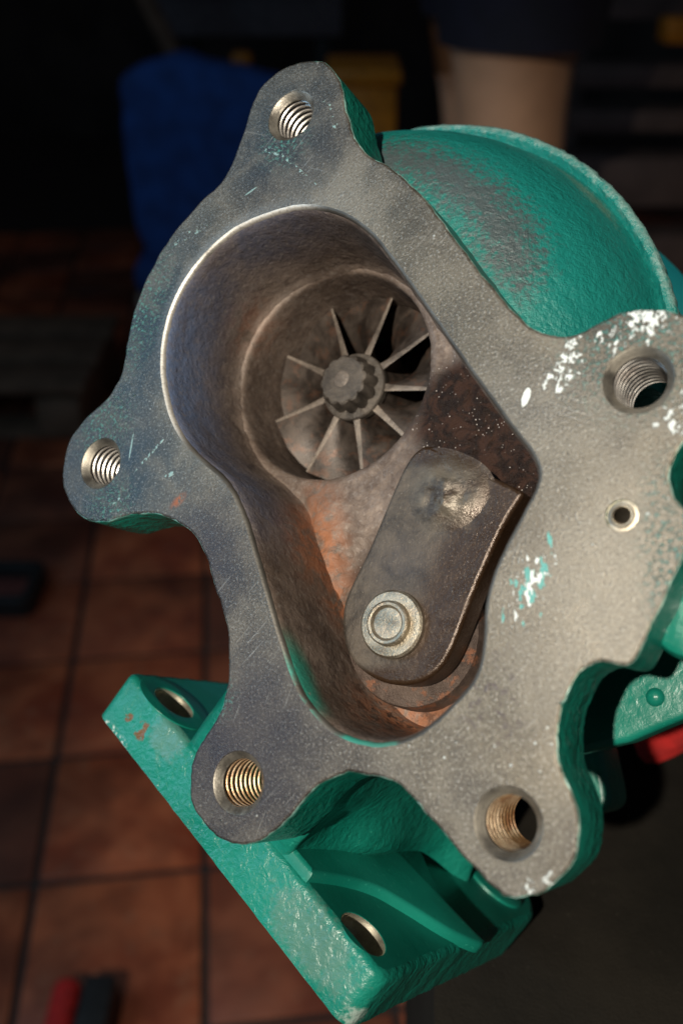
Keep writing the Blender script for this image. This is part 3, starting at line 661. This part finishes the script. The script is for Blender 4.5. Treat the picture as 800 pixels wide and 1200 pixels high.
dirv = (a2 - a1).to_2d().normalized(); ang = math.atan2(dirv.y, dirv.x) - math.pi / 2
rx = Vector((dirv.y, -dirv.x)); S = abs((b1 - a1).to_2d() @ rx)
print('tile size', S, 'yaw', math.degrees(ang), 'joints', [(W(u, v).to_2d() - a1.to_2d()) @ dirv / S for u, v in ((150, 1025), (150, 1193), (345, 1157), (182, 755))])
org = W(150, 1025).to_2d(); org = a1.to_2d() + dirv * ((org - a1.to_2d()) @ dirv)
floor = link('floor', [(-4, -1.5, -.004), (4, -1.5, -.004), (4, 6, -.004), (-4, 6, -.004)], [(0, 1, 2, 3)], M['grout'], None, False)
tag(floor, 'terracotta tiled workshop floor with dark joints', kind='structure')
tm = block('tile', S - .008, S - .008, .012, M['tile'], floor, .003, 2); first = True
for i in range(-7, 10):
    for j in range(-4, 13):
        c = org + rx * ((i + .5) * S) + dirv * ((j + .5) * S)
        o = tm if first else tm.copy()
        if not first: COL.objects.link(o)
        first = False
        o.location = (c.x, c.y, -.006 + .0012 * random.random()); o.rotation_euler = (R_(random.uniform(-.25, .25)), R_(random.uniform(-.25, .25)), ang); o.parent = floor
M['wall'] = plain('dark_plaster', (0.045, 0.040, 0.038), .85, var=.4, scale=4)
v_, f_ = box_geo(-4, 4, 4.6, 4.75, 0, 2.8); tag(link('wall', v_, f_, M['wall'], None, False), 'dark workshop wall far behind the turbocharger', kind='structure')

# bench under a black cloth; its height comes from the turbocharger resting on it
bpy.context.view_layer.update()
low = min((o.matrix_world @ v.co).z for o in turbo.children_recursive if o.type == 'MESH' for v in o.data.vertices)
print('lowest', low)
BZ = low + .004
e0 = W(548, 1200, BZ); e1 = W(545, 1145, BZ)
print('edge', e0, e1)
M['bench'] = plain('dark_bench_wood', (0.05, 0.035, 0.025), .6, scale=12)
g = G('black_cloth'); cn = g.noise(25, 5); lint = g.ramp(g.noise(700, 3), .66, .74)
cc = g.mx(g.ramp(cn, .3, .7), (0.0075, 0.0065, 0.005), (0.015, 0.0125, 0.0095)); cc = g.mx(g.mul(lint, .3), cc, (0.04, 0.036, 0.028))
M['cloth'] = g.out(cc, .92, 0, g.bump(g.math('ADD', g.noise(1400, 3), g.mul(g.noise(160, 4), 1.5)), .5, .0006), **{'Specular IOR Level': .12})
BX0, BX1, BY0, BY1 = e0.x, e0.x + .75, -.25, .34
bench = empty('workbench', loc=((BX0 + BX1) / 2, (BY0 + BY1) / 2, 0)); tag(bench, 'dark wooden workbench covered by the black cloth under the turbocharger', 'workbench')
block('top', BX1 - BX0 - .02, BY1 - BY0 - .02, .03, M['bench'], bench, .004, loc=(0, 0, BZ - .02))
for sx in (-1, 1):
    for sy in (-1, 1): block('leg', .05, .05, BZ - .036, M['bench'], bench, .004, loc=(sx * (BX1 - BX0 - .1) / 2, sy * (BY1 - BY0 - .1) / 2, (BZ - .036) / 2))
nx, ny = 70, 60; V, F = [], []
for i in range(nx + 1):
    for j in range(ny + 1):
        y = BY0 - .01 + (BY1 - BY0 + .02) * j / ny; s = -.16 + (BX1 - BX0 + .18) * i / nx
        wz = .0018 * noise.noise(Vector((s * 9, y * 9, 1))) + .0008 * noise.noise(Vector((s * 30, y * 30, 2))); ed = .004 * noise.noise(Vector((y * 14, 3, 1)))
        if s < 0: x, z = BX0 - .006 + ed + .006 * noise.noise(Vector((y * 18, s * 8, 4))), BZ + s - .001
        else: x, z = BX0 + s + ed * max(0, 1 - s / .05) - .006 * max(0, 1 - s / .02), BZ - .003 + wz - .004 * max(0, 1 - s / .012) ** 2
        V.append((x, y, z))
for i in range(nx):
    for j in range(ny): a = i * (ny + 1) + j; F.append((a, a + 1, a + ny + 2, a + ny + 1))
c = link('black_cloth', V, F, M['cloth'], None, angle=80); md = c.modifiers.new('thick', 'SOLIDIFY'); md.thickness = .0015; md.offset = -1
tag(c, 'black cloth spread over the bench under the turbocharger', 'cloth')
# red rag on the cloth
M['red'] = plain('red_rag', (0.42, 0.012, 0.010), .8, scale=120, bump=.4, bscale=900)
q = [W(u, v, BZ) for u, v in ((735, 872), (752, 908), (802, 880), (900, 820), (900, 740), (760, 800))]
P = smooth_loop(dens(ccw(np.array([[p.x, p.y] for p in q])), .006), 2); P = jitter(P, .0015, 60)
V = [(p[0], p[1], BZ + .001) for p in P] + [(*(P.mean(0) + (p - P.mean(0)) * .97), BZ + .0045) for p in P] + [(P.mean(0)[0], P.mean(0)[1], BZ + .007)]
n = len(P); F = [(i, (i + 1) % n, n + (i + 1) % n, n + i) for i in range(n)] + [(n + i, n + (i + 1) % n, 2 * n) for i in range(n)]
tag(link('red_rag', V, F, M['red'], None), 'bright red rag lying on the black cloth beneath the green flange', 'rag')

# ---- dim things behind
M['blue'] = plain('blue_upholstery', (0.012, 0.075, 0.30), .75, scale=25, bump=.3, bscale=200)
M['frame'] = plain('worn_beige_frame', (0.24, 0.19, 0.15), .6)
YB = 2.0
ch = empty('blue_chair', loc=(WY(225, 270, YB).x, YB, 0)); tag(ch, 'blue upholstered chair standing on the tiles behind the left lug', 'chair')
zt = WY(220, 66, YB).z; zb = WY(220, 300, YB).z; wd = WY(318, 150, YB).x - WY(143, 150, YB).x
print('chair', zt, zb, wd)
bpx = [(143,104),(150,84),(182,70),(215,63),(250,73),(290,80),(330,92),(352,120),(348,200),(330,290),(300,335),(210,335),(180,300),(162,262),(152,190)]
bw = [WY(u, v, YB) for u, v in bpx]; bo_ = smooth_loop(ccw(catmull([(p.x - ch.location.x, p.z) for p in bw], 4)), 1); bo_ = jitter(bo_, .006, 22)
V, F = plate_geo(bo_, [], 0, .07, bev=.02, seg=4); link('backrest', [(x, d - .035, z) for x, z, d in V], F, M['blue'], ch, angle=80)
block('seat', wd * .95, .36, .07, M['blue'], ch, .025, 3, loc=(0, .2, max(zb - .06, .25)))
for sx in (-1, 1):
    for y in (-.0, .34): block('leg', .025, .025, max(zb - .08, .22), M['frame'], ch, .005, loc=(sx * wd * .40, y, max(zb - .08, .22) / 2))

# person standing in profile: bare leg below navy shorts
def skin_body(name, pts, edges, m, parent=None, sub=2):
    me = bpy.data.meshes.new(name); me.from_pydata([p[:3] for p in pts], edges, []); o = bpy.data.objects.new(name, me); COL.objects.link(o)
    md = o.modifiers.new('s', 'SKIN'); md.use_smooth_shade = True
    for i, p in enumerate(pts): r = p[3]; me.skin_vertices[0].data[i].radius = (r, p[4] if len(p) > 4 else r)
    me.skin_vertices[0].data[0].use_root = True
    o.modifiers.new('d', 'SUBSURF').levels = sub; o.modifiers['d'].render_levels = sub
    me.materials.append(m)
    dg = bpy.context.evaluated_depsgraph_get(); me2 = bpy.data.meshes.new_from_object(o.evaluated_get(dg)); me2.name = name
    o.modifiers.clear(); o.data = me2; me2.shade_smooth()
    if parent is not None: o.parent = parent
    return o
M['skin'] = plain('skin', (0.56, 0.30, 0.17), .55, var=.12, scale=14)
M['navy'] = plain('navy_cloth', (0.004, 0.0035, 0.012), .85, scale=30)
M['shirt'] = plain('dark_shirt', (0.02, 0.02, 0.022), .85)
YP = 1.32; px = WY(588, 120, YP).x
pr = empty('person', loc=(px, YP, 0)); tag(pr, 'person in navy shorts standing behind the volute, bare leg in view', 'person')
pts = [(0, 0, .98, .13, .12), (0, 0, 1.18, .12, .15), (0, 0, 1.40, .13, .17), (0, 0, 1.50, .06, .06), (.01, 0, 1.60, .075, .065), (.02, 0, 1.70, .09, .075),
       (.01, -.02, .80, .074), (.012, -.02, .62, .072), (.0, -.02, .50, .060), (-.02, -.02, .34, .058), (-.015, -.02, .10, .036), (.10, -.02, .035, .035, .03), (.17, -.02, .025, .028, .02),
       (.0, .14, .80, .080), (.02, .15, .50, .058), (-.02, .15, .34, .056), (-.03, .15, .10, .036), (.08, .15, .035, .035, .03), (.15, .15, .025, .028, .02),
       (0, -.21, 1.41, .055), (-.02, -.25, 1.16, .042), (.16, -.2, 1.22, .032), (.25, -.18, 1.25, .03, .02), (0, .21, 1.41, .055), (-.02, .25, 1.16, .042), (.16, .2, 1.22, .032), (.25, .18, 1.25, .03, .02)]
eds = [(0, 1), (1, 2), (2, 3), (3, 4), (4, 5), (0, 6), (6, 7), (7, 8), (8, 9), (9, 10), (10, 11), (11, 12), (0, 13), (13, 14), (14, 15), (15, 16), (16, 17), (17, 18), (2, 19), (19, 20), (20, 21), (21, 22), (2, 23), (23, 24), (24, 25), (25, 26)]
skin_body('body', pts, eds, M['skin'], pr)
hz = WY(588, 42, YP).z; print('hem', hz, 'px', px)
def tube(name, secs, m, parent, n=28):
    V, F = [], []
    for (x, y, z, a, b) in secs:
        for i in range(n): t = 2 * math.pi * i / n; V.append((x + a * math.cos(t), y + b * math.sin(t), z))
    for k in range(len(secs) - 1):
        for i in range(n): j = (i + 1) % n; F.append((k * n + i, k * n + j, (k + 1) * n + j, (k + 1) * n + i))
    return link(name, V, F, m, parent, angle=80)
tube('shorts', [(.012, -.02, hz - .005, .098, .095), (.01, -.02, hz + .05, .105, .10), (0, .02, .95, .15, .17), (0, .05, 1.05, .15, .18)], M['navy'], pr)
tube('shorts_leg', [(.0, .145, hz + .01, .095, .09), (0, .12, .95, .12, .12)], M['navy'], pr)
tube('shirt', [(0, 0, 1.02, .155, .19), (0, 0, 1.2, .15, .20), (0, 0, 1.40, .15, .22), (0, 0, 1.50, .08, .09)], M['shirt'], pr)

M['wood'] = plain('weathered_wood', (0.17, 0.105, 0.065), .75, scale=18)
M['darkwood'] = plain('dusty_dark_wood', (0.10, 0.065, 0.055), .8, scale=14)
M['grey'] = plain('grey_steel', (0.14, 0.14, 0.155), .5, .3)
M['orange'] = plain('orange_plastic', (0.62, 0.22, 0.01), .5)
M['black'] = plain('black_plastic', (0.012, 0.012, 0.012), .6)
# slatted rack on the right
YR = 2.2
rk = empty('wooden_rack', loc=(WY(740, 150, YR).x, YR, 0)); tag(rk, 'dark slatted wooden rack standing behind the volute at the right', 'rack')
x0 = WY(668, 100, YR).x - rk.location.x; x1 = x0 + .9
for (va, vb) in ((-60, 20), (74, 99), (126, 150), (180, 236), (270, 330)):
    za, zb_ = WY(700, vb, YR).z, WY(700, va, YR).z
    block('slat', x1 - x0, .09, zb_ - za, M['darkwood'], rk, .004, loc=((x0 + x1) / 2, 0, (za + zb_) / 2))
for x in (x0 + .02, x1 - .02): block('post', .04, .06, 1.05, M['darkwood'], rk, .004, loc=(x, .085, .525))
o = block('orange_box', .07, .06, .045, M['orange'], None, .008, loc=WY(795, 35, YR - .1)); tag(o, 'small orange plastic box at the rack in the upper right corner', 'box')
# pallet on the left
YL = 1.85
pl = empty('wooden_pallet', loc=(WY(30, 310, YL).x, YL, 0)); tag(pl, 'dim wooden pallet lying on the floor at the left edge', 'pallet')
zz = .115
for k in range(3): block('plank', .62, .10, .02, M['wood'], pl, .003, loc=(-.22, k * .14, zz))
for k in (-.46, -.22, .03): block('block', .09, .38, .085, M['wood'], pl, .003, loc=(k, .14, .06 - .0125))
for k in (0, .28): block('bottom_plank', .62, .09, .012, M['wood'], pl, .002, loc=(-.22, k, .006))
# grey cabinet, pole, orange bits further back
YG = 2.9
gb = WY(290, 10, YG); o = empty('grey_cabinet', loc=(gb.x, YG, 0)); tag(o, 'dim grey steel cabinet far back above the blue chair', 'cabinet')
hh = WY(290, 44, YG).z
block('body', .50, .4, 1.1, M['grey'], o, .01, loc=(0, .2, hh + .55)); block('door', .44, .02, .9, M['grey'], o, .006, loc=(0, -.012, hh + .55))
for sx in (-1, 1):
    for sy in (.05, .35): block('foot', .04, .04, hh, M['black'], o, .003, loc=(sx * .2, sy, hh / 2))
p0 = WY(172, 0, 2.5); p1 = WY(203, 62, 2.5); dv = (p0 - p1); L_ = 1.6
o = block('wooden_pole', .04, .035, L_, M['wood'], None, .008); dd = dv.normalized(); o.rotation_euler = dd.to_track_quat('Z', 'Y').to_euler()
kz = p1.z / dd.z; base = p1 - dd * kz; o.location = base + dd * L_ / 2; tag(o, 'slanting grey brown pole rising behind the blue chair', 'pole')
cr = empty('orange_crate', loc=(WY(425, 100, 2.1).x, 2.1, 0)); tag(cr, 'orange plastic crate standing behind the top lug', 'crate')
zt = WY(425, 72, 2.1).z
block('body', .13, .18, zt - .03, M['orange'], cr, .012, loc=(0, 0, (zt - .03) / 2)); block('rim', .145, .195, .03, M['orange'], cr, .008, loc=(0, 0, zt - .015))
cp = WY(283, 70, 2.6); o = block('orange_bottle_cap', .05, .05, .035, M['orange'], None, .012); o.location = cp; tag(o, 'small orange cap glinting above the blue chair', 'cap')
# hand tools on the floor
tl = W(92, 1185, .03); t = empty('hand_tool', loc=(tl.x, tl.y, .001)); tag(t, 'red and black gripped tool lying on tiles at the bottom left', 'tool')
b = block('red_grip', .028, .10, .05, M['red'], t, .012, 4, loc=(-.012, -.025, .031)); block('black_grip', .032, .09, .045, M['black'], t, .004, 2, loc=(.020, -.018, .0285))
tl = W(15, 688, .02); t = empty('black_tray', loc=(tl.x, tl.y, .001)); tag(t, 'low black tray with dull red inside lying on tiles at left', 'tray')
vb, fb = plate_geo(rrect(-.14, .045, -.055, .055, .02), [rrect(-.12, .028, -.038, .038, .012)], 0, .035, bev=.004); link('rim', [(x, y, .035 - d) for x, y, d in vb], fb, M['black'], t)
M['dullred'] = plain('dull_red', (0.16, 0.045, 0.035), .7)
block('base', .15, .078, .008, M['dullred'], t, .002, loc=(-.046, 0, .006))
